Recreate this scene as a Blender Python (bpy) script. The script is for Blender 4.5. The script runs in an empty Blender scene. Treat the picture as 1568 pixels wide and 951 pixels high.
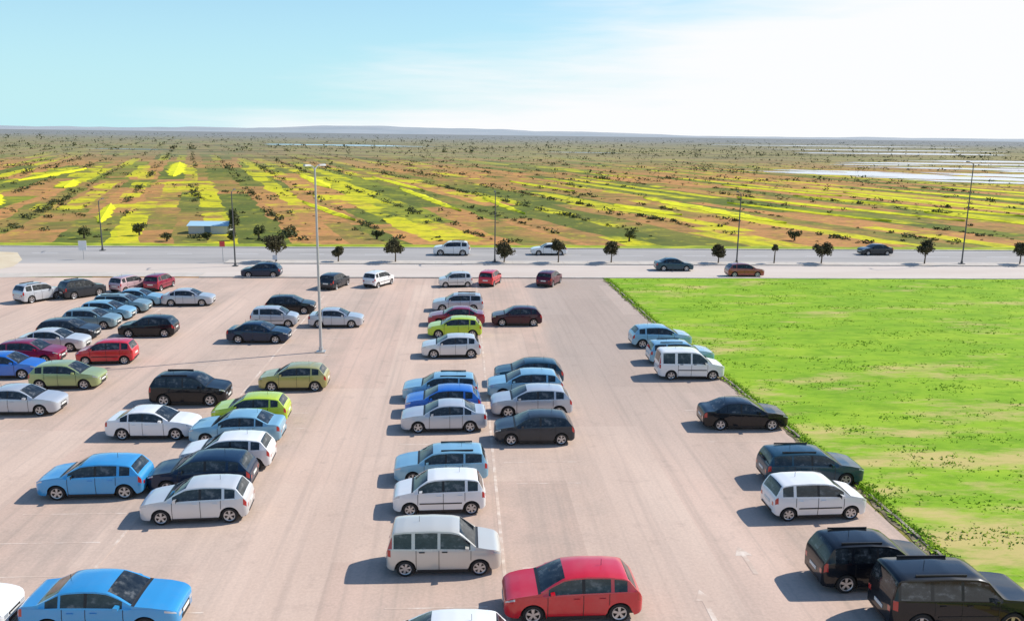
import bpy, bmesh, math, random
import numpy as np
from mathutils import Matrix, Vector, noise
random.seed(7); rng=np.random.default_rng(7)
scene=bpy.context.scene
COL=scene.collection

# ---------------------------------------------------------------- helpers
def newmat(name):
    m=bpy.data.materials.new(name); m.use_nodes=True
    nt=m.node_tree; b=nt.nodes['Principled BSDF']
    return m,nt,b
def simple(name,col,rough=.6,metal=0,coat=0,spec=.5):
    m,nt,b=newmat(name)
    b.inputs['Base Color'].default_value=(*col,1); b.inputs['Roughness'].default_value=rough
    b.inputs['Metallic'].default_value=metal; b.inputs['Coat Weight'].default_value=coat
    b.inputs['Coat Roughness'].default_value=.04
    b.inputs['Specular IOR Level'].default_value=spec
    return m
class NG:
    def __init__(s,nt): s.nt=nt; s.n=nt.nodes; s.l=nt.links
    def pos(s):
        return s.n.new('ShaderNodeNewGeometry').outputs['Position']
    def mapping(s,vec,scale=(1,1,1),rot=(0,0,0),loc=(0,0,0)):
        m=s.n.new('ShaderNodeMapping'); m.inputs['Scale'].default_value=scale
        m.inputs['Rotation'].default_value=rot; m.inputs['Location'].default_value=loc
        s.l.new(vec,m.inputs['Vector']); return m.outputs[0]
    def noise(s,vec,scale,detail=4,rough=.55,dist=0):
        n=s.n.new('ShaderNodeTexNoise'); n.inputs['Scale'].default_value=scale
        n.inputs['Detail'].default_value=detail; n.inputs['Roughness'].default_value=rough
        n.inputs['Distortion'].default_value=dist
        s.l.new(vec,n.inputs['Vector']); return n.outputs['Fac']
    def ramp(s,fac,stops,interp='LINEAR'):
        r=s.n.new('ShaderNodeValToRGB'); r.color_ramp.interpolation=interp
        el=r.color_ramp.elements
        while len(el)<len(stops): el.new(.5)
        for e,(p,c) in zip(el,stops):
            e.position=p; e.color=(*c,1) if len(c)==3 else c
        s.l.new(fac,r.inputs[0]); return r.outputs[0]
    def mix(s,f,a,b,blend='MIX'):
        m=s.n.new('ShaderNodeMix'); m.data_type='RGBA'; m.blend_type=blend
        for sock,v in ((m.inputs[0],f),(m.inputs[6],a),(m.inputs[7],b)):
            if isinstance(v,(int,float)): sock.default_value=v
            elif isinstance(v,tuple): sock.default_value=(*v,1)
            else: s.l.new(v,sock)
        return m.outputs[2]
    def math(s,op,a,b=0,c=0):
        m=s.n.new('ShaderNodeMath'); m.operation=op
        for i,v in enumerate((a,b,c)):
            if isinstance(v,(int,float)): m.inputs[i].default_value=v
            else: s.l.new(v,m.inputs[i])
        return m.outputs[0]
    def maprange(s,v,a,b,c=0,d=1,smooth=False):
        m=s.n.new('ShaderNodeMapRange'); m.inputs[1].default_value=a; m.inputs[2].default_value=b
        m.inputs[3].default_value=c; m.inputs[4].default_value=d
        if smooth: m.interpolation_type='SMOOTHSTEP'
        s.l.new(v,m.inputs[0]); return m.outputs[0]
    def sep(s,v):
        m=s.n.new('ShaderNodeSeparateXYZ'); s.l.new(v,m.inputs[0]); return m.outputs
K=((0,0,0),(1,1,1))
def bw(g,f,a,b): return g.ramp(f,[(a,K[0]),(b,K[1])])

def mesh_np(name,verts,faces,mats=(),smooth=False):
    me=bpy.data.meshes.new(name)
    me.from_pydata([tuple(v) for v in verts] if not isinstance(verts,np.ndarray) else verts.tolist(),[],
                   faces if not isinstance(faces,np.ndarray) else faces.tolist())
    for m in mats: me.materials.append(m)
    if smooth: me.polygons.foreach_set('use_smooth',[True]*len(me.polygons))
    me.update(); return me
def obj(name,me,loc=(0,0,0),rot=(0,0,0),parent=None):
    o=bpy.data.objects.new(name,me); o.location=loc; o.rotation_euler=rot
    COL.objects.link(o)
    if parent: o.parent=parent
    return o
def sheet(name,pts,z,mat):
    me=bpy.data.meshes.new(name); me.from_pydata([(x,y,z) for x,y in pts],[],[list(range(len(pts)))])
    me.materials.append(mat); me.update()
    if me.polygons[0].normal.z<0: me.flip_normals()
    return obj(name,me)

# ---------------------------------------------------------------- camera
F=1300.0
p=math.atan(271.5/F);yaw=math.atan(79/F);roll=math.radians(0.73)
R=Matrix.Rotation(-yaw,3,'Z')@Matrix.Rotation(math.pi/2-p,3,'X')@Matrix.Rotation(roll,3,'Z')
cd=bpy.data.cameras.new('camera'); cd.lens=36*F/1568; cd.sensor_width=36; cd.clip_end=40000; cd.clip_start=.5
cam=bpy.data.objects.new('camera',cd); COL.objects.link(cam)
M=R.to_4x4(); M.translation=Vector((0,0,15)); cam.matrix_world=M
scene.camera=cam

# ---------------------------------------------------------------- light
EL=math.radians(42); AZ=math.radians(71)
sd=bpy.data.lights.new('sun','SUN'); sd.energy=5.0; sd.angle=math.radians(.5); sd.color=(1,.95,.87)
sun=bpy.data.objects.new('sun',sd); COL.objects.link(sun)
dirv=Vector((-math.sin(AZ)*math.cos(EL),-math.cos(AZ)*math.cos(EL),-math.sin(EL)))
sun.rotation_euler=dirv.to_track_quat('-Z','Y').to_euler(); sun.location=(60,20,60)
w=bpy.data.worlds.new("World"); scene.world=w; w.use_nodes=True
nt=w.node_tree; g=NG(nt); bg=nt.nodes['Background']
sky=nt.nodes.new('ShaderNodeTexSky'); sky.sky_type='NISHITA'; sky.sun_disc=False
sky.sun_elevation=EL; sky.sun_rotation=AZ; sky.altitude=20; sky.air_density=1.0; sky.dust_density=.4; sky.ozone_density=3
tc=nt.nodes.new('ShaderNodeTexCoord').outputs['Generated']
xyz=g.sep(tc)
n1=g.noise(g.mapping(tc,scale=(1.3,1.3,9),rot=(0,math.radians(8),0)),1.3,4,.5,.3)
n2=g.noise(g.mapping(tc,scale=(3,3,30),rot=(0,math.radians(-5),0)),2.0,4,.55,.3)
a=g.math('MULTIPLY_ADD',xyz[0],1.5,.33)
a=g.math('MULTIPLY_ADD',xyz[2],-2.8,a)
a=g.math('ADD',a,g.math('MULTIPLY_ADD',n1,1.1,-.55))
a=g.math('ADD',a,g.math('MULTIPLY_ADD',n2,.5,-.25))
a=g.math('MULTIPLY_ADD',g.maprange(xyz[2],0,.05,1,0,True),.35,a)
msk=g.maprange(a,.0,.68,0.0,1,True)
skycol=g.mix(1.0,sky.outputs[0],(0.95,1.22,1.38),'MULTIPLY')
hz=g.maprange(xyz[2],0,.30,.95,0,False)
skycol=g.mix(hz,skycol,(4.8,7.6,8.2))
cl=g.mix(msk,skycol,(8.5,8.6,8.75))
nt.links.new(cl,bg.inputs[0]); bg.inputs[1].default_value=.115
scene.view_settings.view_transform='Standard'; scene.view_settings.look='None'; scene.view_settings.exposure=0

# ---------------------------------------------------------------- materials: setting
def m_fields():
    m,nt,b=newmat('field_ground'); g=NG(nt); P=g.pos(); s=g.sep(P)
    ang=math.radians(73)
    dn=nt.nodes.new('ShaderNodeTexNoise'); dn.inputs['Scale'].default_value=.05; dn.inputs['Detail'].default_value=4
    nt.links.new(P,dn.inputs['Vector'])
    vm=nt.nodes.new('ShaderNodeVectorMath'); vm.operation='MULTIPLY_ADD'
    nt.links.new(dn.outputs['Color'],vm.inputs[0]); vm.inputs[1].default_value=(5,5,0); nt.links.new(P,vm.inputs[2])
    V=g.mapping(vm.outputs[0],rot=(0,0,ang))
    def brick(w,h,off):
        t=nt.nodes.new('ShaderNodeTexBrick'); t.inputs['Scale'].default_value=1
        t.inputs['Color1'].default_value=(0,0,0,1); t.inputs['Color2'].default_value=(1,1,1,1)
        t.inputs['Mortar Size'].default_value=0; t.inputs['Brick Width'].default_value=w; t.inputs['Row Height'].default_value=h
        t.offset=off
        nt.links.new(V,t.inputs['Vector']); return t.outputs['Color']
    r1=brick(72,7.5,.37); r2=brick(140,27,.6); r3=brick(90,4.2,.3)
    v=g.math('ADD',g.math('MULTIPLY',r1,.62),g.math('MULTIPLY',r2,.38))
    v=g.math('ADD',v,g.math('MULTIPLY_ADD',g.noise(P,.045,5,.6),.6,-.3))
    soil=(.56,.26,.095); soil2=(.42,.22,.08); olive=(.22,.21,.045); green=(.11,.14,.03)
    base=g.ramp(v,[(0,green),(.16,olive),(.28,soil2),(.40,soil),(.56,soil2),(.64,olive),(.78,green),(.92,(.26,.28,.035))])
    ym=bw(g,g.math('ADD',r3,g.math('MULTIPLY_ADD',g.noise(P,.05,6,.68),1.7,-.85)),.78,.90)
    base=g.mix(g.math('MULTIPLY',ym,.88),base,(.66,.61,.02))
    sc=bw(g,g.noise(g.mapping(P,scale=(.6,1,1)),.20,8,.72),.51,.60)
    base=g.mix(g.math('MULTIPLY',sc,.50),base,(.085,.10,.03))
    sc2=bw(g,g.noise(P,.7,5,.7),.5,.62)
    base=g.mix(g.math('MULTIPLY',sc2,.38),base,(.12,.125,.035))
    sp=bw(g,g.noise(P,.32,6,.72),.56,.62)
    base=g.mix(g.math('MULTIPLY',sp,.45),base,(.56,.50,.03))
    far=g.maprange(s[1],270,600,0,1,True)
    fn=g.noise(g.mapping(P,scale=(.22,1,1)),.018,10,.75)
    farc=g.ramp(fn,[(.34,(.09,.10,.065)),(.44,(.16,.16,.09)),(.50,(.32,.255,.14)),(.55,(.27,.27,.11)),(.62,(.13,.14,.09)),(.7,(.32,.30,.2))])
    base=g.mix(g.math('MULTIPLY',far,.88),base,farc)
    far_haze=g.maprange(s[1],500,2400,0,1,True)
    base=g.mix(g.math('MULTIPLY',far_haze,.88),base,(.235,.25,.255))  # distance haze painted into the albedo: ground greys with world Y
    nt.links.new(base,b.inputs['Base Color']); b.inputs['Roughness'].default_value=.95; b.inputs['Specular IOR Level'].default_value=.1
    return m
def m_lot():
    m,nt,b=newmat('dusty_asphalt'); g=NG(nt); P=g.pos()
    c=g.ramp(g.noise(g.mapping(P,scale=(1,.22,1)),.22,6,.6),[(.3,(.54,.385,.30)),(.5,(.63,.455,.36)),(.7,(.70,.515,.41))])
    st=bw(g,g.noise(g.mapping(P,scale=(.8,.22,1),loc=(3,9,0)),.16,6,.6,.5),.47,.66)
    c=g.mix(g.math('MULTIPLY',st,.48),c,(.41,.325,.27))
    s=g.sep(P)
    ln=g.math('MULTIPLY',g.maprange(s[0],5.6,7.2,0,1,True),g.maprange(s[1],34,60,0,1,True))
    c=g.mix(g.math('MULTIPLY',ln,.55),c,(.31,.28,.255))
    def band(x0,x1): return g.math('MULTIPLY',g.maprange(s[0],x0,x0+.8,0,1,True),g.maprange(s[0],x1-.8,x1,1,0,True))
    bays=g.math('ADD',g.math('ADD',band(-3.4,6.3),band(-17.8,-7.6)),g.math('ADD',band(-31,-20.5),band(12.0,18.0)))
    bn=g.math('MULTIPLY',bays,g.maprange(g.noise(P,.35,4,.6),.35,.65,.05,.45))
    c=g.mix(bn,c,(.37,.30,.25))
    oil=bw(g,g.noise(P,.9,4,.6),.58,.70)
    c=g.mix(g.math('MULTIPLY',oil,.22),c,(.24,.19,.16))
    fine=g.noise(P,9,3,.7)
    c=g.mix(.18,c,g.ramp(fine,[(.3,(.28,.22,.17)),(.7,(.82,.63,.50))]))
    tr=bw(g,g.noise(g.mapping(P,scale=(3.2,.05,1)),1.0,3,.5),.50,.70)
    c=g.mix(g.math('MULTIPLY',tr,.28),c,(.33,.265,.22))
    br=nt.nodes.new('ShaderNodeTexBrick'); br.inputs['Scale'].default_value=1; br.inputs['Brick Width'].default_value=14; br.inputs['Row Height'].default_value=4.6
    br.inputs['Color1'].default_value=(.4,.4,.4,1); br.inputs['Color2'].default_value=(.6,.6,.6,1); br.inputs['Mortar Size'].default_value=0
    nt.links.new(g.mapping(P,rot=(0,0,math.pi/2)),br.inputs['Vector'])
    c=g.mix(.30,c,br.outputs['Color'],'OVERLAY')
    nt.links.new(c,b.inputs['Base Color']); b.inputs['Roughness'].default_value=.9; b.inputs['Specular IOR Level'].default_value=.25
    return m
def m_noise(name,stops,scale,rough=.9,detail=5,sc=(1,1,1)):
    m,nt,b=newmat(name); g=NG(nt); P=g.pos()
    c=g.ramp(g.noise(g.mapping(P,scale=sc),scale,detail,.65),stops)
    nt.links.new(c,b.inputs['Base Color']); b.inputs['Roughness'].default_value=rough; b.inputs['Specular IOR Level'].default_value=.2
    return m
def m_grass():
    m,nt,b=newmat('grass'); g=NG(nt); P=g.pos()
    c=g.ramp(g.noise(g.mapping(P,scale=(.5,1,1)),.30,6,.6),[(.3,(.17,.33,.02)),(.5,(.245,.415,.025)),(.7,(.33,.475,.035))])
    f=g.noise(g.mapping(P,scale=(.55,1.5,1)),.8,8,.72)
    c=g.mix(g.math('MULTIPLY',bw(g,f,.48,.60),.50),c,(.12,.25,.014))
    f2=g.noise(g.mapping(P,scale=(.5,1.4,1)),2.6,5,.7)
    c=g.mix(g.math('MULTIPLY',bw(g,f2,.52,.64),.32),c,(.42,.53,.06))
    s=g.sep(P)
    nn=g.noise(g.mapping(P,scale=(.40,1.2,1),loc=(5,2,0)),.20,8,.72)
    k=g.math('ADD',nn,g.math('MULTIPLY',g.maprange(s[1],28,56,1,0,True),.10))
    c=g.mix(g.math('MULTIPLY',bw(g,k,.545,.66),.80),c,(.60,.44,.19))
    nt.links.new(c,b.inputs['Base Color']); b.inputs['Roughness'].default_value=.9; b.inputs['Specular IOR Level'].default_value=.1
    return m
MF=m_fields(); ML=m_lot(); MG=m_grass()
MRoad=m_noise('road_asphalt',[(.3,(.56,.47,.40)),(.7,(.66,.57,.495))],.3,sc=(.15,1,1))
MRoadG=m_noise('old_asphalt',[(.3,(.33,.31,.29)),(.7,(.45,.42,.395))],.25,sc=(.2,1,1))
MPave=m_noise('pavement_concrete',[(.3,(.50,.44,.38)),(.7,(.62,.56,.49))],.8)
MKerb=m_noise('kerb_stone',[(.35,(.10,.09,.07)),(.5,(.28,.24,.19)),(.65,(.50,.43,.35))],.9)
MPaint=m_noise('worn_road_paint',[(.46,(.58,.44,.35)),(.66,(.78,.67,.57))],1.3)
MPaint2=m_noise('road_paint',[(.3,(.7,.68,.65)),(.7,(.8,.79,.77))],1)
MSoil=m_noise('bare_soil',[(.3,(.07,.065,.035)),(.5,(.20,.165,.10)),(.7,(.48,.37,.26))],1.5)
MYel=m_noise('yellow_flowers',[(.28,(.26,.28,.03)),(.40,(.60,.58,.02)),(.55,(.82,.78,.015)),(.75,(.74,.70,.015))],.5,sc=(1,.6,1),detail=7)
MYG=m_noise('verge_grass',[(.3,(.12,.17,.02)),(.5,(.30,.36,.025)),(.7,(.52,.50,.025))],.5,sc=(.5,1,1))
MShrub=m_noise('shrub_leaves',[(.3,(.04,.052,.024)),(.5,(.085,.095,.04)),(.7,(.15,.15,.055))],.3)
MLeaf=m_noise('tree_leaves',[(.3,(.035,.035,.018)),(.5,(.075,.068,.035)),(.7,(.13,.11,.055))],2.5)
MBark=simple('bark',(.12,.09,.06),.9)
MHill=m_noise('distant_hill',[(.35,(.33,.37,.39)),(.65,(.40,.42,.43))],.002)  # bluish grey has the distance haze painted in
MWater,nt_,b_=newmat('marsh_water'); b_.inputs['Base Color'].default_value=(.80,.83,.84,1); b_.inputs['Roughness'].default_value=.2; b_.inputs['Metallic'].default_value=.75
MBlade=m_noise('grass_blades',[(.3,(.18,.33,.018)),(.5,(.30,.47,.03)),(.7,(.44,.56,.05))],.8)
MMetal=simple('galvanised_steel',(.42,.43,.44),.45,.6)
MDarkMetal=simple('dark_pole_paint',(.10,.10,.10),.6,.2)

# ---------------------------------------------------------------- ground
def grid(name,xs,ys,z,mat,zf=None):
    nx,ny=len(xs),len(ys)
    v=[(x,y,z if zf is None else zf(x,y)) for y in ys for x in xs]
    f=[(j*nx+i,j*nx+i+1,(j+1)*nx+i+1,(j+1)*nx+i) for j in range(ny-1) for i in range(nx-1)]
    return obj(name,mesh_np(name,v,f,[mat]))
gx=[-14000,-7000,-3500,-1800,-900,-500]+list(range(-300,301,30))+[500,900,1800,3500,7000,14000]
gy=[-400,-200,-100,-50]+list(range(0,301,30))+[400,600,900,1400,2200,3500,6000,10000,20000]
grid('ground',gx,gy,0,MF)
grid('car_park',[-75,-60,-45,-30,-15,0,15.6,17],[2,15,30,45,60,75,88],.012,ML)
edge=[(18.6,8),(18.4,18),(18.0,24),(17.6,28),(17.5,34),(17.2,42),(16.6,52),(15.8,66),(15.5,80),(15.3,88)]
def edge_x(y):
    for (x0,y0),(x1,y1) in zip(edge,edge[1:]):
        if y0<=y<=y1: return x0+(x1-x0)*(y-y0)/(y1-y0)
    return edge[0][0] if y<edge[0][1] else edge[-1][0]
pts=[]
for i in range(241):
    y=8+80*i/240; pts.append((edge_x(y)+.28*noise.noise(Vector((y*.9,0,0)))+.2*noise.noise(Vector((y*3.1,4,0))),y))
verts=[];faces=[]
for i,(x,y) in enumerate(pts):
    for k,xx in enumerate((x,x+.35,35,60,90,140)):
        verts.append((xx,y,.02 if k==0 else .07))
for i in range(240):
    for k in range(5):
        a_=i*6+k; faces.append((a_,a_+1,a_+7,a_+6))
obj('grass_field',mesh_np('grass_field',verts,faces,[MG]))
sv=[];sf=[]
for i in range(241):
    y=8+80*i/240; x=pts[i][0]
    wd=.45+.35*noise.noise(Vector((y*.7,9,0)))+.15*noise.noise(Vector((y*3,9,0)))
    sv+= [(x-wd,y,.020),(x+.1,y,.032)]
for i in range(240): sf.append((2*i,2*i+1,2*i+3,2*i+2))
obj('soil_margin',mesh_np('soil_margin',sv,sf,[MSoil]))
kv=[];kf=[]
def box(vs,fs,x0,x1,y0,y1,z0,z1):
    b=len(vs); vs+=[(x0,y0,z0),(x1,y0,z0),(x1,y1,z0),(x0,y1,z0),(x0,y0,z1),(x1,y0,z1),(x1,y1,z1),(x0,y1,z1)]
    fs+=[tuple(b+i for i in q) for q in ((0,3,2,1),(4,5,6,7),(0,1,5,4),(1,2,6,5),(2,3,7,6),(3,0,4,7))]
y=8
while y<87:
    x=edge_x(y+.5)-.10+random.uniform(-.025,.025)
    if random.random()>.22: box(kv,kf,x-.06,x+.06,y,y+.97,0.0,.10+random.uniform(-.03,.02))
    y+=1.0
obj('kerb',mesh_np('kerb',kv,kf,[MKerb]))

# grass tufts (one object)
N=26000
ty=8+80*rng.random(N)**.85
tx=np.array([edge_x(v) for v in ty]); u=rng.random(N)
tx=tx-.05+ (u**1.2)*(20+ty*.62)
extra=5500
ey=8+80*rng.random(extra); ex=np.array([edge_x(v) for v in ey])+rng.normal(0,.16,extra)+.04
tx=np.concatenate([tx,ex]); ty=np.concatenate([ty,ey]); n=len(tx)
patch=np.array([noise.noise(Vector((a*.25,b*.5,0))) for a,b in zip(tx,ty)])
keep=rng.random(n)<np.clip(.35+patch*1.6,.05,1); keep[N:]=rng.random(extra)<.8
tx=tx[keep];ty=ty[keep];patch=patch[keep];n=len(tx)
V=[]
for k in range(3):
    ang=rng.random(n)*np.pi; h=(.03+.06*rng.random(n))*(1+np.clip(patch,0,1)); wd=.03+.05*rng.random(n)
    lx=rng.normal(0,.09,n); ly=rng.normal(0,.09,n); ox=rng.normal(0,.08,n); oy=rng.normal(0,.08,n)
    z0=np.full(n,.05)
    A=np.stack([tx+ox-np.cos(ang)*wd,ty+oy-np.sin(ang)*wd,z0],1)
    B=np.stack([tx+ox+np.cos(ang)*wd,ty+oy+np.sin(ang)*wd,z0],1)
    C=np.stack([tx+ox+lx,ty+oy+ly,z0+h],1)
    V.append(np.stack([A,B,C],1).reshape(-1,3))
V=np.concatenate(V); Fc=np.arange(len(V)).reshape(-1,3)
obj('grass',mesh_np('grass',V,Fc,[MBlade]))

# ---------------------------------------------------------------- road
grid('road_near_lane',[-75,-50,-30,-10,15,40,80,120,170],[88.6,92,97.5],.016,MRoad)
grid('road',[-140,-75,-50,-30,-10,15,40,80,120,170],[99.8,105,111.2],.016,MRoadG)
grid('junction_road',[-75,-60,-45,-27],[97.5,99.8],.014,MRoadG)
vv=[];vf=[]
for i in range(241):
    x=-140+310*i/240; vv+=[(x,111.6,.014),(x,113.4,.10),(x,115.2+1.5*noise.noise(Vector((x*.25,1,1)))+.8*noise.noise(Vector((x*.9,1,4))),.02)]
for i in range(240):
    for k in range(2): a_=i*3+k; vf.append((a_,a_+3,a_+4,a_+1))
obj('verge',mesh_np('verge',vv,vf,[MYG]))
kv=[];kf=[]
for x0 in range(-27,165,3):
    box(kv,kf,x0,x0+2.98,97.5,99.8,0,.14)
obj('median_pavement',mesh_np('median_pavement',kv,kf,[MPave]))
kv=[];kf=[]
for x0 in range(-72,165,3):
    box(kv,kf,x0,x0+2.98,111.2,111.6,0,.13)
    if x0>-30: box(kv,kf,x0,x0+2.98,88.02,88.6,0,.13)
obj('kerb',mesh_np('kerb',kv,kf,[MPave]))
kv=[];kf=[]
x=-60
while x<160:
    box(kv,kf,x,x+3,105.4,105.55,.017,.024); x+=8
box(kv,kf,-27,160,100.1,100.22,.017,.024); box(kv,kf,-27,160,97.15,97.27,.017,.024); box(kv,kf,-60,160,110.7,110.82,.017,.024)
obj('road_markings',mesh_np('road_markings',kv,kf,[MPaint2]))
kv=[];kf=[]
z0,z1=.0125,.018
box(kv,kf,1.43,1.56,20,86,z0,z1)
box(kv,kf,-12.78,-12.66,22,78,z0,z1)
box(kv,kf,-25.56,-25.44,30,74,z0,z1)
for yy in np.arange(20.0,84,2.45):
    for (xa,xb) in ((-3.2,1.3),(1.7,6.1),(-17.4,-12.9),(-12.5,-8.0),(-30,-25.7),(-25.3,-20.8),(12.3,16.6)):
        if random.random()<.5: box(kv,kf,xa+random.uniform(0,.8),xb-random.uniform(0,.9),yy-.03,yy+.03,z0,z1)
def arrow(cx,cy,s):
    b=len(kv); P=[(-.1,-1.3),(.1,-1.3),(.1,.2),(.35,.2),(0,1.0),(-.35,.2),(-.1,.2)]
    for q in P: kv.append((cx+q[0]*s,cy+q[1]*s,z1))
    kf.append((b,b+1,b+2,b+6)); kf.append((b+3,b+4,b+5)); 
arrow(10.3,27.8,.9); arrow(8.0,24.8,.9)
obj('parking_markings',mesh_np('parking_markings',kv,kf,[MPaint]))
sheet('dirt_shoulder',[(-62,84),(-50.5,90),(-49,95),(-50.5,100),(-54,106),(-62,108),(-80,108),(-80,84)],.022,m_noise('dirt',[(.3,(.60,.48,.32)),(.7,(.70,.60,.44))],.5))
sheet('roadside_grass',[(-66,86),(-55,93),(-54,98),(-57,104),(-66,106),(-85,106),(-85,86)],.034,MG)
sheet('pavement',[(-60,82),(-49,87.5),(-40,88.6),(-27.2,88.6),(-27.2,91.2),(-41,91.4),(-50,90),(-60,86)],.030,MPave)

# ---------------------------------------------------------------- fields: flower strips
def strip(pts_a,wid,seed,z=.05,n=80):
    (x0,y0),(x1,y1)=pts_a; d=Vector((x1-x0,y1-y0)); L=d.length; d/=L; nn=Vector((-d.y,d.x))
    vs=[];fs=[]
    for i in range(n+1):
        t=i/n; c=Vector((x0,y0))+d*L*t
        endf=min(1,4*t,4*(1-t))**.6
        a=wid*.5*endf*(1+.5*noise.noise(Vector((t*9,seed,0)))+.5*noise.noise(Vector((t*34,seed,3))))
        b=wid*.5*endf*(1+.5*noise.noise(Vector((t*9,seed,7)))+.5*noise.noise(Vector((t*34,seed,9))))
        for k,s in enumerate((-a,0,b)):
            q=c+nn*s; vs.append((q.x,q.y,z+(.3 if k==1 else 0)))
    for i in range(n):
        for k in range(2): a_=i*3+k; fs.append((a_,a_+3,a_+4,a_+1))
    return vs,fs
STR=[(((33,183),(42,160)),4.4),(((44,205),(57,146)),5.0),(((68,208),(93,152)),3.2),(((60,190),(78,150)),2.0),(((105,230),(120,172)),3.8),(((125,240),(143,200)),5),
      (((150,260),(170,205)),4),(((-128,400),(-92,280)),6),(((-112,255),(-100,222)),5),(((-17,235),(0,165)),2.5),(((-34,185),(-18,146)),2.0),
      (((-105,200),(-88,165)),3.5),(((-55,300),(-35,230)),4),(((-70,175),(-58,140)),2.2),(((-140,330),(-125,250)),5),(((5,200),(12,160)),1.8),(((-30,290),(-10,225)),3),(((95,170),(104,140)),2.0),
      (((15,270),(30,225)),2.5),(((-85,150),(-78,130)),2.0),(((80,260),(98,215)),3.0),(((85,215),(112,160)),2.2)]
SV=[];SF=[]
for k,(pa,wd) in enumerate(STR):
    v,f=strip(pa,wd,k*3.7); b=len(SV); SV+=v; SF+=[tuple(i+b for i in q) for q in f]
obj('yellow_flower_strips',mesh_np('yellow_flower_strips',SV,SF,[MYel]))

def blob(cx,cy,rx,ry,seed,n=64,z=.04,rot=0):
    v=[];
    for i in range(n):
        a=2*math.pi*i/n; r=1+.45*noise.noise(Vector((math.cos(a)*1.6,math.sin(a)*1.6,seed)))+.40*noise.noise(Vector((math.cos(a)*6,math.sin(a)*6,seed)))
        x=rx*r*math.cos(a); y=ry*r*math.sin(a)
        v.append((cx+x*math.cos(rot)-y*math.sin(rot),cy+x*math.sin(rot)+y*math.cos(rot),z))
    return v,[list(range(n))]
WV=[];WF=[];WB=[(172,345,42,16,-.5),(205,318,42,12,-.5),(165,375,26,8,-.3),(245,345,40,18,-.4),(190,290,30,7,-.5),(225,285,30,9,-.5),(170,318,18,5,-.4),(300,500,70,16,-.1),(370,560,70,18,0),(235,470,30,8,0),(420,800,110,26,0),(260,420,50,12,-.2),(290,385,40,12,-.3),(-140,930,70,40,0),(-85,900,40,18,0),(-330,560,20,4,0),(100,700,30,6,0),(330,430,50,11,-.2),(-240,640,25,5,0),(520,1000,130,28,0),(640,1400,200,40,0)]
for i,(cx,cy,rx,ry,rot) in enumerate(WB):
    v,f=blob(cx,cy,rx,ry,i*2.3,rot=rot,z=.04+i*.004); b=len(WV); WV+=v; WF+=[[q+b for q in f[0]]]
wo=obj('marsh_water',mesh_np('marsh_water',WV,WF,[MWater]))

def leaf_cluster(cx,cy,cz,rx,ry,rz,nl,size):
    n=len(cx)*nl
    d=rng.normal(size=(n,3)); d/=np.linalg.norm(d,axis=1)[:,None]
    rad=rng.random(n)**.4
    C=np.repeat(np.stack([cx,cy,cz],1),nl,0)+d*rad[:,None]*np.repeat(np.stack([rx,ry,rz],1),nl,0)
    C[:,2]=np.maximum(C[:,2],.05)
    a=rng.normal(size=(n,3)); a/=np.linalg.norm(a,axis=1)[:,None]
    b=np.cross(a,d+.3*rng.normal(size=(n,3))); b/=np.linalg.norm(b,axis=1)[:,None]+1e-6
    s=np.repeat(size,nl)*(0.6+.8*rng.random(n)); s=s[:,None]
    Q=np.stack([C-a*s,C-b*s*.7,C+a*s,C+b*s*.7],1).reshape(-1,3)
    return Q
Q=[]
def add_shrubs(N,y0,y1,nl,pw,rmin,rmax,spread):
    yy=y0*(y1/y0)**(rng.random(N)**pw); xx=(rng.random(N)-.5)*2*spread*yy+yy*.06
    c,s=math.cos(math.radians(17)),math.sin(math.radians(17))
    uu=xx*c+yy*s; vv=-xx*s+yy*c
    snap=rng.random(N)<.7; pitch=13.0
    uu=np.where(snap,np.round(uu/pitch)*pitch+rng.normal(0,.5,N),uu)
    xx=uu*c-vv*s; yy=uu*s+vv*c
    pn=np.array([noise.noise(Vector((a*.03,b*.03,2))) for a,b in zip(xx,yy)])
    k=(rng.random(N)<np.clip(.5+pn*1.5,.08,1))&(yy>y0)
    for (bx_,by_,rx,ry,_) in WB: k&=~((np.abs(xx-bx_)<rx*1.1)&(np.abs(yy-by_)<ry*1.3))
    # no shrubs growing in the flowering strips, nor just in front of them
    for ((ax,ay),(bx2,by2)),wd in STR:
        dx,dy=bx2-ax,by2-ay; L2=dx*dx+dy*dy
        t=np.clip(((xx-ax)*dx+(yy-ay)*dy)/L2,0,1); dd=np.hypot(xx-ax-t*dx,yy-ay-t*dy); k&=dd>wd*.8+1
    xx=xx[k];yy=yy[k]
    r=rmin+(rmax-rmin)*rng.random(len(xx))**3
    hz=r*(.4+.3*rng.random(len(xx)))
    Q.append(leaf_cluster(xx,yy,hz*.6,r*1.3,r,hz,nl,r*.26))
add_shrubs(1700,118,260,36,1,.2,.85,.62)
add_shrubs(3600,150,420,16,1,.3,1.05,.62)
add_shrubs(6500,280,900,8,1,.5,1.8,.62)
add_shrubs(5000,600,3000,6,1,1.3,4.0,.62)
Q=np.concatenate(Q)
obj('shrubs',mesh_np('shrubs',Q,np.arange(len(Q)).reshape(-1,4),[MShrub]))

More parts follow.
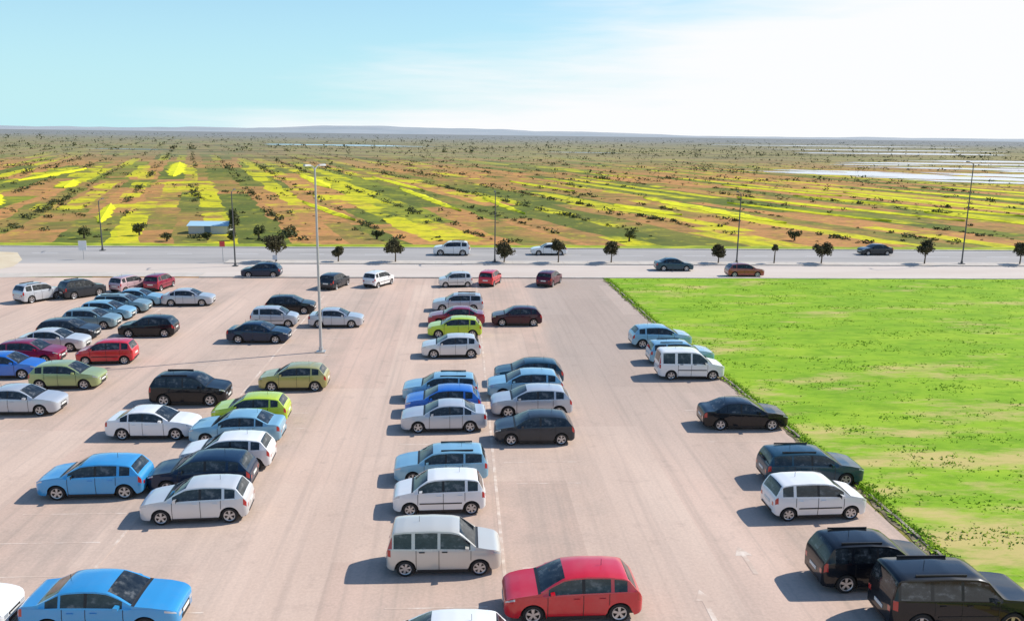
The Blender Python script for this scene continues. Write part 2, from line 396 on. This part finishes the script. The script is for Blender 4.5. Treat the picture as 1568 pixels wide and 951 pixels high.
def hills(name,y,hmax,seed,x0,x1,sc,base=0):
    n=160; vs=[];fs=[]
    for i in range(n+1):
        x=x0+(x1-x0)*i/n
        h=base+hmax*max(.05,(.5+.55*noise.noise(Vector((x*sc,seed,0)))+.25*noise.noise(Vector((x*sc*3.3,seed,5)))+.1*noise.noise(Vector((x*sc*11,seed,5)))))
        e=min(1,i/12,(n-i)/12)
        vs+=[(x,y,-2),(x,y+300,h*e*.6),(x,y+700,h*e),(x,y+1800,-2)]
    for i in range(n):
        for k in range(3): a_=i*4+k; fs.append((a_,a_+4,a_+5,a_+1))
    return obj(name,mesh_np(name,vs,fs,[MHill],True))
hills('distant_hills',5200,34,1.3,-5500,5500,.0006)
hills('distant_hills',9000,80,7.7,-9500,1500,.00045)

# ---------------------------------------------------------------- trees
def street_tree(x,y,h,r,seed):
    e=bpy.data.objects.new('street_tree',None); e.location=(x,y,.13); COL.objects.link(e)
    rs=np.random.default_rng(seed)
    vs=[];fs=[]
    def limb(a,b,ra,rb,k=7):
        a=Vector(a);b=Vector(b);d=(b-a).normalized(); u=d.orthogonal().normalized(); v=d.cross(u); s=len(vs)
        for c,rr in ((a,ra),(b,rb)):
            for i in range(k):
                t=2*math.pi*i/k; vs.append(c+u*math.cos(t)*rr+v*math.sin(t)*rr)
        for i in range(k): fs.append((s+i,s+(i+1)%k,s+k+(i+1)%k,s+k+i))
    top=h-r*1.3
    limb((0,0,0),(.04,0,top),.09,.06)
    for i in range(6):
        t=i*1.05+rs.random(); limb((.04,0,top-.1),(math.cos(t)*r*.6,math.sin(t)*r*.6,h-r*.7+rs.random()*.4),.045,.015,5)
    obj('trunk',mesh_np('trunk',[tuple(v) for v in vs],fs,[MBark]),parent=e)
    nc=24; d=rs.normal(size=(nc,3)); d/=np.linalg.norm(d,axis=1)[:,None]; rad=rs.random(nc)**.5*r*.74
    c=d*rad[:,None]; c[:,2]*=.8; c[:,2]+=h-r*.85
    q=leaf_cluster(c[:,0],c[:,1],c[:,2],np.full(nc,r*.36),np.full(nc,r*.36),np.full(nc,r*.30),75,np.full(nc,.11))
    obj('crown',mesh_np('crown',q,np.arange(len(q)).reshape(-1,4),[MLeaf]),parent=e)
for i,(x,h,r) in enumerate([(-21.4,3.4,1.6),(-14.3,1.9,.85),(-7.7,3.0,1.4),(5,2.6,1.35),(11.4,3.0,1.1),(17.7,2.8,1.3),(30.6,2.4,1.1),(37.4,2.3,.5),(43.2,2.8,1.3),(56,3.1,1.35),(68,2.9,1.2)]):
    street_tree(x,98.8,h,r,i+3)
def bush(name,x,y,r,h,mat,seed,nc=26,nl=70,ls=.16):
    e=bpy.data.objects.new(name,None); e.location=(x,y,0); COL.objects.link(e)
    rs=np.random.default_rng(seed)
    d=rs.normal(size=(nc,3)); d/=np.linalg.norm(d,axis=1)[:,None]
    c=d*(rs.random(nc)**.5)[:,None]*np.array([r*.7,r*.7,h*.36]); c[:,2]+=h*.58
    q=leaf_cluster(c[:,0],c[:,1],c[:,2],np.full(nc,r*.38),np.full(nc,r*.38),np.full(nc,h*.2),nl,np.full(nc,ls))
    obj('crown',mesh_np('crown',q,np.arange(len(q)).reshape(-1,4),[mat]),parent=e)
    vs=[];fs=[]
    for k in range(8):
        t=2*math.pi*k/8; vs+=[(.16*math.cos(t),.16*math.sin(t),0),(.07*math.cos(t),.07*math.sin(t),h*.6)]
    for k in range(8): fs.append((2*k,(2*k+2)%16,(2*k+3)%16,2*k+1))
    obj('trunk',mesh_np('trunk',vs,fs,[MBark]),parent=e)
bush('mimosa_tree',-62.2,112.8,2.4,4.8,MYel,5,30,90,.15)

# ---------------------------------------------------------------- lamp posts
def tube(vs,fs,pts,rads,k=10):
    s=len(vs)
    for i,(q,r) in enumerate(zip(pts,rads)):
        q=Vector(q); d=(Vector(pts[min(i+1,len(pts)-1)])-Vector(pts[max(i-1,0)])).normalized()
        u=(Vector((0,1,0)) if abs(d.y)<.9 else Vector((1,0,0))); u=(u-d*u.dot(d)).normalized(); v=d.cross(u)
        for j in range(k):
            t=2*math.pi*j/k; vs.append(tuple(q+u*math.cos(t)*r+v*math.sin(t)*r))
    for i in range(len(pts)-1):
        for j in range(k):
            fs.append((s+i*k+j,s+i*k+(j+1)%k,s+(i+1)*k+(j+1)%k,s+(i+1)*k+j))
def lamp(x,y,h,r,mat,arms,arml,z=0):
    e=bpy.data.objects.new('street_lamp',None); e.location=(x,y,z); COL.objects.link(e)
    vs=[];fs=[]
    tube(vs,fs,[(0,0,0),(0,0,.35),(0,0,.36),(0,0,h)],[r*1.6,r*1.6,r*1.05,r*.6])
    for a in arms:
        c,s=math.cos(a),math.sin(a)
        tube(vs,fs,[(0,0,h-.15),(c*arml*.5,s*arml*.5,h+.1),(c*arml,s*arml,h+.15)],[r*.5,r*.4,r*.4],6)
    obj('post',mesh_np('post',vs,fs,[mat]),parent=e)
    vs=[];fs=[]
    box(vs,fs,-.3,.3,-.3,.3,-.06,0)
    obj('base_plate',mesh_np('base_plate',[(a,b,c+.09) for a,b,c in vs],fs,[mat]),parent=e)
    for a in arms:
        hv=[(-.1,-.07,0),(.45,-.12,0),(.5,-.06,.02),(.5,.06,.02),(.45,.12,0),(-.1,.07,0)]
        n_=len(hv); V=[v for v in hv]+[(q[0]*.9+.02,q[1]*.7,q[2]+.11) for q in hv]
        Fq=[tuple(range(n_-1,-1,-1)),tuple(range(n_,2*n_))]+[(i,(i+1)%n_,n_+(i+1)%n_,n_+i) for i in range(n_)]
        o=obj('luminaire',mesh_np('luminaire',V,Fq,[mat]),parent=e,loc=(math.cos(a)*arml,math.sin(a)*arml,h+.1),rot=(0,0,a))
    return e
lamp(-9.7,57.6,12.6,.10,simple('lamp_grey',(.50,.51,.50),.4,.3),[0.9,math.pi+.9],.45)
for x,y,h in ((-44.7,108,6.2),(-25.3,95.8,8.3),(3.9,98.7,8.0),(32.8,98.7,8.2),(60.6,98.7,12.0)):
    lamp(x,y,h,.085,MDarkMetal,[math.pi/2],1.0,.13 if y==98.7 else 0)

e=bpy.data.objects.new('field_shed',None); e.location=(-37,128,0); COL.objects.link(e)
vs=[];fs=[]; box(vs,fs,-2.8,2.8,-1.8,1.8,0,1.2); obj('walls',mesh_np('walls',vs,fs,[simple('shed_wall',(.55,.55,.52),.8)]),parent=e)
vs=[(-3,-2,1.18),(3,-2,1.18),(3,0,1.7),(-3,0,1.7),(3,2,1.18),(-3,2,1.18)]
obj('roof',mesh_np('roof',vs,[(0,1,2,3),(3,2,4,5)],[simple('blue_roof',(.40,.62,.75),.5)]),parent=e)
vs=[];fs=[]; box(vs,fs,-.5,.4,-1.83,-1.805,0,1.1); obj('door',mesh_np('door',vs,fs,[simple('shed_door',(.15,.2,.25),.6)]),parent=e)
bush('shrub_tree',-33.4,127,1.4,3.6,MShrub,9,16,70,.14); bush('shrub_tree',-46,124,1.3,2.0,MShrub,10,12,60,.12)
for i,(x,y,r,h) in enumerate([(-31.5,118.5,.9,1.5),(-40,117.5,1.0,1.3),(-35,119,.8,1.1),(-28.5,121,1.1,2.0),(-52,120,1.2,1.7),(-12,121,.9,1.3),(24,120,1.1,1.6),(49,122,1.3,1.8)]):
    bush('shrub_tree',x,y,r,h,MShrub,20+i,12,50,.11)

def sign(x,y,h,wd,hh,col):
    e=bpy.data.objects.new('traffic_sign',None); e.location=(x,y,0); COL.objects.link(e)
    vs=[];fs=[]; tube(vs,fs,[(0,0,0),(0,0,h)],[.04,.04],8); obj('post',mesh_np('post',vs,fs,[MMetal]),parent=e)
    vs=[];fs=[]; box(vs,fs,-wd/2,wd/2,-.09,-.06,h-hh,h); obj('panel',mesh_np('panel',vs,fs,[simple('sign_face',col,.4)]),parent=e)
sign(-43.8,100.5,2.2,.9,1.1,(.75,.75,.75)); sign(-27.5,99,2.4,.6,.6,(.6,.05,.05)); sign(-19.5,89.5,2.2,.5,.5,(.75,.75,.75))

# ---------------------------------------------------------------- cars
CG,nt_,b_=newmat('car_glass'); g_=NG(nt_)
oc=nt_.nodes.new('ShaderNodeTexCoord').outputs['Object']
nt_.links.new(g_.ramp(g_.noise(g_.mapping(oc,scale=(1,1,1.5)),2.6,3,.6),[(.40,(.008,.010,.012)),(.56,(.03,.035,.037)),(.66,(.12,.125,.125))]),b_.inputs['Base Color'])  # paler noise patches in the base colour imitate reflections on the windows
b_.inputs['Roughness'].default_value=.05; b_.inputs['Specular IOR Level'].default_value=.6
CB=simple('black_trim',(.015,.015,.016),.5); CH=simple('headlight',(.55,.60,.64),.08,.3,1)
CT=simple('tail_light',(.45,.012,.012),.15,0,1); CY=simple('tyre',(.018,.018,.018),.85); CR=simple('alloy_rim',(.50,.51,.53),.3,.75); CP=simple('number_plate',(.75,.75,.70),.4)
paints={}
def paint(col,metal=.25):
    k=(col,metal)
    if k not in paints:
        m,nt,b=newmat('car_paint_%d'%len(paints)); g=NG(nt)
        n_=g.noise(g.pos(),1.5,3,.6)
        lum=max(col)
        c=g.mix(g.math('MULTIPLY',bw(g,n_,.45,.75),.08 if lum>.3 else .006),col,(.42,.36,.30))   # dust
        nt.links.new(c,b.inputs['Base Color'])
        dark=lum<.13
        b.inputs['Metallic'].default_value=metal; b.inputs['Roughness'].default_value=.30
        if dark: b.inputs['Specular IOR Level'].default_value=.12
        b.inputs['Coat Weight'].default_value=.75 if dark else 1; b.inputs['Coat Roughness'].default_value=.03
        paints[k]=m
    return paints[k]
def interp(t,P):
    if t<=P[0][0]: return P[0][1]
    for (a,va),(b,vb) in zip(P,P[1:]):
        if t<=b: return va+(vb-va)*(t-a)/(b-a) if b>a else vb
    return P[-1][1]
TYPES={
 'hatch':dict(L=4.05,W=1.72,H=1.47,top=[(0,.46),(.012,.52),(.05,.575),(.12,.62),(.24,.67),(.26,.685),(.35,.84),(.43,.955),(.50,.985),(.60,1),(.75,.985),(.86,.945),(.895,.91),(.955,.70),(.98,.64),(1,.50)],ws=(.262,.435),rw=(.892,.957),win=(.315,.885),pil=[(.555,.58,1),(.765,.79,0)],fw=.205,rwh=.83,bl=(.615,.665),r=.31),
 'small':dict(L=3.6,W=1.6,H=1.5,top=[(0,.44),(.012,.51),(.05,.575),(.18,.65),(.22,.67),(.30,.83),(.37,.94),(.45,.985),(.6,1),(.8,.985),(.89,.95),(.92,.92),(.975,.66),(.99,.60),(1,.48)],ws=(.222,.375),rw=(.918,.977),win=(.275,.915),pil=[(.53,.555,1),(.775,.805,0)],fw=.185,rwh=.845,bl=(.615,.65),r=.28),
 'mpv':dict(L=3.75,W=1.66,H=1.62,top=[(0,.44),(.012,.50),(.05,.56),(.18,.625),(.22,.64),(.30,.81),(.36,.93),(.43,.975),(.6,1),(.85,.985),(.93,.96),(.95,.93),(.985,.64),(1,.48)],ws=(.222,.365),rw=(.948,.987),win=(.27,.935),pil=[(.53,.555,0),(.75,.78,0)],fw=.19,rwh=.835,bl=(.58,.60),r=.29),
 'sedan':dict(L=4.45,W=1.74,H=1.43,top=[(0,.46),(.012,.52),(.05,.575),(.15,.64),(.26,.68),(.28,.695),(.36,.85),(.43,.955),(.5,.99),(.58,1),(.69,.98),(.74,.945),(.80,.84),(.865,.735),(.89,.72),(.96,.705),(.985,.67),(1,.5)],ws=(.282,.435),rw=(.742,.867),win=(.335,.815),pil=[(.555,.575,1),(.72,.735,0)],fw=.20,rwh=.80,bl=(.615,.665),r=.31),
 'estate':dict(L=4.4,W=1.73,H=1.48,top=[(0,.45),(.012,.51),(.05,.565),(.15,.63),(.25,.67),(.27,.685),(.35,.85),(.41,.95),(.48,.985),(.6,1),(.85,.975),(.92,.95),(.94,.92),(.98,.67),(1,.5)],ws=(.272,.415),rw=(.938,.982),win=(.325,.93),pil=[(.54,.56,1),(.735,.755,0)],fw=.20,rwh=.80,bl=(.615,.65),r=.31),
 'suv':dict(L=4.3,W=1.8,H=1.70,top=[(0,.48),(.012,.54),(.05,.595),(.2,.655),(.25,.675),(.32,.82),(.38,.93),(.45,.98),(.6,1),(.83,.985),(.89,.96),(.92,.93),(.97,.70),(.985,.64),(1,.52)],ws=(.252,.385),rw=(.918,.972),win=(.30,.905),pil=[(.54,.56,1),(.745,.77,0)],fw=.20,rwh=.80,bl=(.61,.65),r=.35),
 'jeep':dict(L=4.6,W=1.86,H=1.85,top=[(0,.50),(.01,.56),(.04,.60),(.24,.645),(.27,.66),(.32,.80),(.36,.93),(.42,.98),(.6,1),(.92,.985),(.955,.965),(.965,.94),(.99,.66),(1,.56)],ws=(.272,.365),rw=(.964,.991),win=(.30,.945),pil=[(.53,.55,1),(.73,.755,0)],fw=.19,rwh=.80,bl=(.60,.625),r=.38),
 'van':dict(L=4.05,W=1.7,H=1.80,top=[(0,.38),(.012,.45),(.05,.495),(.18,.56),(.22,.585),(.30,.76),(.38,.93),(.45,.98),(.6,1),(.92,.985),(.955,.965),(.97,.93),(.99,.60),(1,.45)],ws=(.222,.385),rw=(.968,.991),win=(.275,.935),pil=[(.50,.525,0),(.72,.76,0)],fw=.185,rwh=.81,bl=(.54,.55),r=.30),
}
TAPER=[(0,.68),(.008,.78),(.025,.87),(.06,.94),(.13,.985),(.25,1),(.8,1),(.91,.98),(.965,.95),(.988,.89),(1,.80)]
SIDE=[(.08,.91),(.16,.955),(.28,.975),(.38,.995),(.47,1),(.56,.975),(.62,.96),(.7,.95)]
SILL=[(0,.30),(.02,.23),(.05,.20),(.2,.19),(.8,.19),(.95,.23),(.98,.27),(1,.33)]
def build_type(key):
    T=TYPES[key]; L,W,H=T['L'],T['W'],T['H']; rr=T['r']; RA=rr+.055
    xw=[T['fw'],T['rwh']]
    def top(t):
        s=0
        for o in (-.01,-.005,0,.005,.01): s+=interp(min(1,max(0,t+o)),T['top'])
        return H*s/5 if .02<t<.985 else H*interp(t,T['top'])
    def belt(t): return H*interp(t,[(.2,T['bl'][0]),(.9,T['bl'][1])])
    def low(t):
        z=interp(t,SILL)
        for c in xw:
            dx=(t-c)*L
            if abs(dx)<RA: z=max(z,rr+math.sqrt(RA*RA-dx*dx))
        return z
    def side(t,z): return W/2*interp(t,TAPER)*interp(z/H,SIDE)
    st=set([0,.008,.016,.03,.045,.98,.99,1]); 
    for i in range(3,49): st.add(i*.02)
    for c in xw:
        for k in range(0,15): st.add(c+RA/L*math.cos(math.pi*k/14)*.999)
    for a,b,_ in T['pil']: st|={a,b}
    st|=set(T['ws'])|set(T['rw'])|set(T['win'])|{.075}
    ts=[]; 
    key_t=set(T['ws'])|set(T['rw'])|set(T['win'])|{q for a in T['pil'] for q in a[:2]}
    for t in sorted(st):
        if ts and t-ts[-1]<.0025:
            if t in key_t: ts[-1]=t
            continue
        ts.append(t)
    vs=[];fs=[];mi=[]
    NR=11
    def rows(t):
        zt=top(t); zl=low(t); zb=min(belt(t),zt-.035); out=[]
        zl=min(zl,zb-.05)
        for k,f in enumerate((0,.33,.66,.9,1)):
            z=zl+(zb-zl)*f; out.append((side(t,z),z))
        yb=out[-1][0]; tap=interp(t,TAPER); yr=W/2*.765*tap; zbl=belt(t)
        def tum(z):
            f=max(0,(z-zb)/(H-zbl+1e-6)); return yb-(yb-yr)*min(1,f)**1.05
        for f in (.06,.85,.935):
            z=zb+(zt-zb)*f; out.append((tum(z)-.006*(f==.06),z))
        y7=out[-1][0]; dy=.075
        out.append((y7-dy,zt-.006)); out.append(((y7-dy)*.5,zt+.014)); out.append((0,zt+.02))
        return out
    idx=[]
    for t in ts:
        x=L/2-t*L; r=rows(t); row=[]
        for s in (1,-1):
            side_i=[]
            for k,(y_,z_) in enumerate(r):
                if k==NR-1 and s==-1: side_i.append(row[0][NR-1]); continue
                vs.append((x,s*y_,z_)); side_i.append(len(vs)-1)
            row.append(side_i)
        idx.append(row)
    def matf(tm,k,zt,zb):
        ws=T['ws'];rw=T['rw'];win=T['win']
        if k==5 and win[0]<tm<win[1] and zt-zb>.10:
            for a,b,bk in T['pil']:
                if a<tm<b: return 2 if bk else 0
            return 1
        if k>=8 and (ws[0]<tm<ws[1] or rw[0]<tm<rw[1]): return 1
        if k>=7 and ws[0]-.022<tm<ws[0]: return 2
        if k==3 and .008<tm<.075: return 3
        if k in (2,3) and .965<tm<.995: return 4
        if k==5 and rw[0]<tm<rw[1]+.01 and key in('mpv','van'): return 4
        return 0
    for i in range(len(ts)-1):
        tm=(ts[i]+ts[i+1])/2; zt=top(tm); zb=min(belt(tm),zt-.035)
        for s in (0,1):
            for k in range(NR-1):
                a,b,c,d=idx[i][s][k],idx[i][s][k+1],idx[i+1][s][k+1],idx[i+1][s][k]
                fs.append((a,b,c,d) if s==0 else (d,c,b,a)); mi.append(matf(tm,k,zt,zb))
    for row,fl in ((idx[0],False),(idx[-1],True)):
        ring=row[0][:NR]+row[1][:NR-1][::-1]
        fs.append(tuple(ring if fl else ring[::-1])); mi.append(0)
    def bx(x0,x1,y0,y1,z0,z1,m):
        n0=len(fs); box(vs,fs,x0,x1,y0,y1,z0,z1); mi.extend([m]*(len(fs)-n0))
    bx(-L/2+.12,L/2-.12,-W/2+.26,W/2-.26,.17,.60,2)
    fz=H*.44; x1=L/2
    bx(x1-.05,x1+.006,-.32,.32,fz-.12,fz-.03,2); bx(x1-.05,x1+.008,-.36,.36,.31,.43,2)
    bx(x1,x1+.02,-.26,.26,.445,.445+.11,7)
    bx(-x1-.018,-x1,-.26,.26,.60,.71,7); bx(-x1-.01,-x1+.05,-.5,.5,.33,.40,2)
    for s in (-1,1):
        ya,yb_=sorted((s*.36,s*W/2*.66)); bx(x1-.03,x1+.004,ya,yb_,fz-.13,fz-.01,3)
        ya,yb_=sorted((s*W/2*.60,s*W/2*.77)); bx(-x1-.004,-x1+.03,ya,yb_,H*.40,H*.495,4)
    A=T['win'][0]-.005; B=sum(T['pil'][0][:2])/2; C=T['pil'][1][0]-.01
    if key in('small',): C=T['pil'][1][0]
    for t in (A,B,C):
        x=L/2-t*L; zs=np.linspace(.25,belt(t)-.01,7)
        for s in (-1,1):
            for za,zb_ in zip(zs,zs[1:]):
                b0=len(vs); 
                if za<low(t): continue
                for (xx,z_) in ((x-.009,za),(x+.009,za),(x+.009,zb_),(x-.009,zb_)): vs.append((xx,s*(side(t,z_)+.006),z_))
                fs.append((b0,b0+1,b0+2,b0+3)); mi.append(2)
    for t in (B-.05,C-.05):
        x=L/2-t*L; z_=H*.545; y_=side(t,z_)
        for s in (-1,1):
            ya,yb_=sorted((s*(y_-.01),s*(y_+.03))); bx(x-.09,x+.09,ya,yb_,z_,z_+.03,2 if key in('van','mpv') else 0)
    x0=L/2-(T['rwh']-RA/L-.01)*L; x2=L/2-(T['fw']+RA/L+.01)*L
    tm=.5; yy_=side(tm,.24)
    for s in (-1,1):
        ya,yb_=sorted((s*(yy_-.03),s*(yy_+.008))); bx(x0,x2,ya,yb_,.175,.25,2)
    if key in('small','van','jeep'):
        yy_=side(.5,H*.36)
        for s in (-1,1):
            ya,yb_=sorted((s*(yy_-.03),s*(yy_+.012))); bx(x0-.0,x2,ya,yb_,H*.34,H*.37,2)
    t=T['win'][0]+.03; x=L/2-t*L; z_=belt(t)+.02; y_=side(t,z_)-.02
    for s in (-1,1):
        b0=len(vs); n0=len(fs)
        P=[]
        for xx,sc in ((x-.05,1),(x+.07,.6)):
            for yy0,zz0 in ((0,0),(.2,-.01),(.2,.13),(.0,.12)):
                P.append((xx,s*(y_+yy0*(.9 if sc<1 else 1)),z_+.06+(zz0-.06)*sc))
        vs.extend(P)
        for q in ((0,1,2,3),(4,7,6,5),(0,4,5,1),(1,5,6,2),(2,6,7,3),(3,7,4,0)):
            fs.append(tuple(b0+i for i in (q if s==1 else q[::-1])))
        mi.extend([0]*6); mi[n0]=1
    xa=L/2-.72*L; za=top(.72)
    bx(xa-.006,xa+.006,-.006,.006,za,za+.22,2)
    if key in('jeep','estate','suv'):
        for s in (-1,1):
            ya=s*(W/2*.765-.11); bx(L/2-.84*L,L/2-.50*L,ya-.018,ya+.018,top(.6)-.02,top(.6)+.045,2)
    me=bpy.data.meshes.new('car_body_'+key); me.from_pydata(vs,[],fs)
    for m in (None,CG,CB,CH,CT,CY,CR,CP): me.materials.append(m)
    me.polygons.foreach_set('material_index',mi); me.polygons.foreach_set('use_smooth',[True]*len(fs)); me.update()
    bm=bmesh.new(); bm.from_mesh(me); bmesh.ops.recalc_face_normals(bm,faces=bm.faces); bm.to_mesh(me); bm.free()
    me.set_sharp_from_angle(angle=math.radians(32))
    vs=[];fs=[];mi=[]
    n=28; wd=.19
    for c in xw:
        xc=L/2-c*L
        for s in (-1,1):
            yo=s*(W/2*.985-.02); b0=len(vs)
            prof=[(rr*.6,-wd,5),(rr*.93,-wd,5),(rr,-wd+.03,5),(rr,-.03,5),(rr*.95,0,5),(rr*.70,.004,5),(rr*.665,-.005,6),(rr*.60,-.012,6),(rr*.58,-.06,2),(.001,-.065,2)]
            for (r_,y_,_) in prof:
                for j in range(n):
                    a=2*math.pi*j/n; vs.append((xc+r_*math.cos(a),yo+s*y_,rr+r_*math.sin(a)))
            for i in range(len(prof)-1):
                for j in range(n):
                    q=(b0+i*n+j,b0+i*n+(j+1)%n,b0+(i+1)*n+(j+1)%n,b0+(i+1)*n+j)
                    fs.append(q if s==-1 else q[::-1]); mi.append(prof[i+1][2])
            ns=6 if key in('small','mpv') else 5
            for j in range(ns):
                a=2*math.pi*j/ns+.3; da=.20; b1=len(vs)
                for (r_,dd,y_) in ((rr*.10,1.2,-.012),(rr*.10,-1.2,-.012),(rr*.62,-da*1.25,-.008),(rr*.62,da*1.25,-.008)):
                    vs.append((xc+r_*math.cos(a+dd),yo+s*y_,rr+r_*math.sin(a+dd)))
                fs.append((b1,b1+1,b1+2,b1+3)); mi.append(6)
            b1=len(vs)
            for j in range(12):
                a=2*math.pi*j/12; vs.append((xc+rr*.17*math.cos(a),yo+s*-.004,rr+rr*.17*math.sin(a)))
            fs.append(tuple(range(b1,b1+12))); mi.append(6)
    mw=bpy.data.meshes.new('car_wheels_'+key); mw.from_pydata(vs,[],fs)
    for m in (CB,CG,CB,CH,CT,CY,CR,CP): mw.materials.append(m)
    mw.polygons.foreach_set('material_index',mi); mw.update()
    return me,mw
BUILT={k:build_type(k) for k in TYPES}
white=(.82,.82,.81); silver=(.50,.53,.57); lsilver=(.66,.67,.67); beige=(.62,.60,.54); black=(.006,.008,.012); dgrey=(.030,.038,.048); navy=(.008,.025,.06)
sky_b=(.04,.34,.70); blue=(.012,.15,.58); lblue=(.24,.48,.63); red=(.60,.004,.018); dred=(.30,.004,.04); olive=(.42,.39,.13); lime=(.48,.64,.015); green=(.36,.44,.18); teal=(.02,.065,.10); tsilver=(.22,.34,.38)
def car(name,ty,x,y,col,d,rot=0,L=None):
    T=TYPES[ty]; e=bpy.data.objects.new(name,None); COL.objects.link(e)
    e.location=(x,y,.013)
    e.rotation_euler=(0,0,(0 if d>0 else math.pi)+rot+math.radians(random.uniform(-2,2)))
    s=1 if L is None else L/T['L']; e.scale=(s,1+(s-1)*.5,1+(s-1)*.4)
    me,mw=BUILT[ty]
    o=obj('body',me,parent=e); o.material_slots[0].link='OBJECT'
    o.material_slots[0].material=paint(col,.0 if col in(white,red,lime,black) else .25)
    obj('wheels',mw,parent=e)
C=[('parked_sedan','sedan',-10.9,24.5,sky_b,1,0,4.7),('parked_hatchback','hatch',-15.7,24.5,white,1),
('parked_hatchback','hatch',-.6,21.8,white,-1),('parked_hatchback','hatch',3.5,24.7,red,-1,.03,4.35),
('parked_minivan','mpv',-.6,27.7,beige,1,-.03,3.95),('parked_suv','suv',14.1,26.1,black,1,0,4.1),('parked_suv','jeep',15.5,23.6,black,1,0,4.7),
('parked_hatchback','small',-.9,32.4,white,-1,0,3.7),('parked_station_wagon','estate',-.9,35.5,lblue,-1,0,4.1),
('parked_hatchback','hatch',-10.4,32.0,lsilver,-1,.06,4.1),('parked_hatchback','hatch',-11.0,34.8,navy,-1,.04,4.3),
('parked_hatchback','hatch',-10.6,37.2,white,-1,.05),('parked_sedan','sedan',-11.0,40.5,lblue,-1,.03),('parked_hatchback','hatch',-11.0,43.3,lime,-1,.03,3.9),
('parked_hatchback','hatch',-15.3,34.4,sky_b,-1,.05,4.3),('parked_sedan','sedan',-15.3,41.3,white,1,0,4.3),('parked_suv','suv',-15.1,46.6,black,1,0,4.2),
('parked_hatchback','hatch',-9.9,49.2,olive,-1,0,4.0),
('parked_sedan','sedan',-.9,42.0,silver,-1,0,4.4),('parked_hatchback','hatch',-1.0,44.5,blue,-1,0,4.1),('parked_station_wagon','estate',-1.2,47.0,lblue,-1,0,4.3),
('parked_hatchback','hatch',3.6,40.1,dgrey,-1,0,3.95),('parked_hatchback','hatch',3.8,44.3,silver,-1,0,4.4),('parked_hatchback','hatch',3.7,47.5,lblue,-1,0,4.4),('parked_hatchback','hatch',4.1,50.0,teal,-1,0,4.2),
('parked_sedan','sedan',14.8,42.0,black,1,0,4.5),('parked_station_wagon','estate',15.5,34.8,teal,1,0,4.4),('parked_hatchback','small',14.3,31.5,white,1,0,3.9),
('parked_van','van',14.4,51.2,white,1,0,4.2),('parked_station_wagon','estate',14.7,54.7,lblue,1,0,4.4),('parked_hatchback','hatch',14.4,59.3,lblue,1,0,4.4),
('parked_hatchback','hatch',-.7,56.6,lsilver,-1),('parked_hatchback','hatch',-.5,62.4,lime,-1),('parked_sedan','sedan',-.4,66.3,dred,-1,0,4.5),('parked_station_wagon','estate',-.3,71.8,silver,-1,0,4.4),
('parked_hatchback','hatch',4.4,66.3,(.05,.01,.02),-1,0,4.0),
('parked_hatchback','small',-.6,83.4,lsilver,-1,.1,3.3),('parked_hatchback','small',2.9,84.6,red,1,math.radians(70)),('parked_hatchback','hatch',8.9,84.6,(.12,.012,.03),1,math.radians(65)),
('parked_hatchback','small',-8.2,83.8,white,1,math.radians(60)),('parked_hatchback','hatch',-12.4,82.8,dgrey,1,math.radians(75)),
('parked_sedan','sedan',-14.6,60.8,navy,1,0,4.4),('parked_hatchback','small',-14.6,66.0,silver,1),('parked_hatchback','hatch',-14.3,70.8,black,1),
('parked_sedan','sedan',-9.8,65.8,silver,1,0,4.2),('parked_hatchback','hatch',-20.8,88.9,navy,-1),
('parked_suv','suv',-37.3,76.0,silver,1,math.radians(60),3.8),('parked_suv','suv',-34.3,77.8,dgrey,1,math.radians(50),3.8),('parked_hatchback','small',-31.3,80.8,(.6,.42,.44),1,math.radians(65)),('parked_hatchback','small',-28.8,81.8,dred,1,math.radians(80)),
('parked_sedan','sedan',-28.0,74.1,lblue,1,0,4.2),('parked_sedan','sedan',-23.7,74.1,silver,1,0,4.3),('parked_hatchback','hatch',-23.1,62.7,black,-1,.05),
('parked_hatchback','hatch',-28.3,68.4,lblue,1),('parked_hatchback','hatch',-28.3,65.4,tsilver,1),('parked_hatchback','hatch',-28.4,61.7,dgrey,1),('parked_sedan','sedan',-28.0,58.6,lsilver,1),
('parked_hatchback','small',-23.1,55.2,red,-1,.04),('parked_hatchback','hatch',-28.0,55.3,dred,1),('parked_hatchback','hatch',-23.2,49.8,green,1,0,4.0),('parked_hatchback','hatch',-27.8,52.0,blue,1),('parked_sedan','sedan',-23.6,45.1,silver,1,0,4.4),
('parked_station_wagon','estate',-28.2,71.2,tsilver,1),
('moving_suv','suv',-1.2,105.6,white,-1,0,4.6),('moving_sedan','sedan',11.0,106.2,white,-1,0,4.5),('moving_car','sedan',24.0,94.0,teal,1,0,4.3),('moving_sedan','sedan',54.0,107.4,dgrey,-1,0,4.3),('moving_hatchback','hatch',30.8,89.9,(.3,.06,.04),1)]
for c in C: car(*c)
print('cars',len(C),'polys',sum(len(o.data.polygons) for o in bpy.data.objects if o.type=='MESH'))
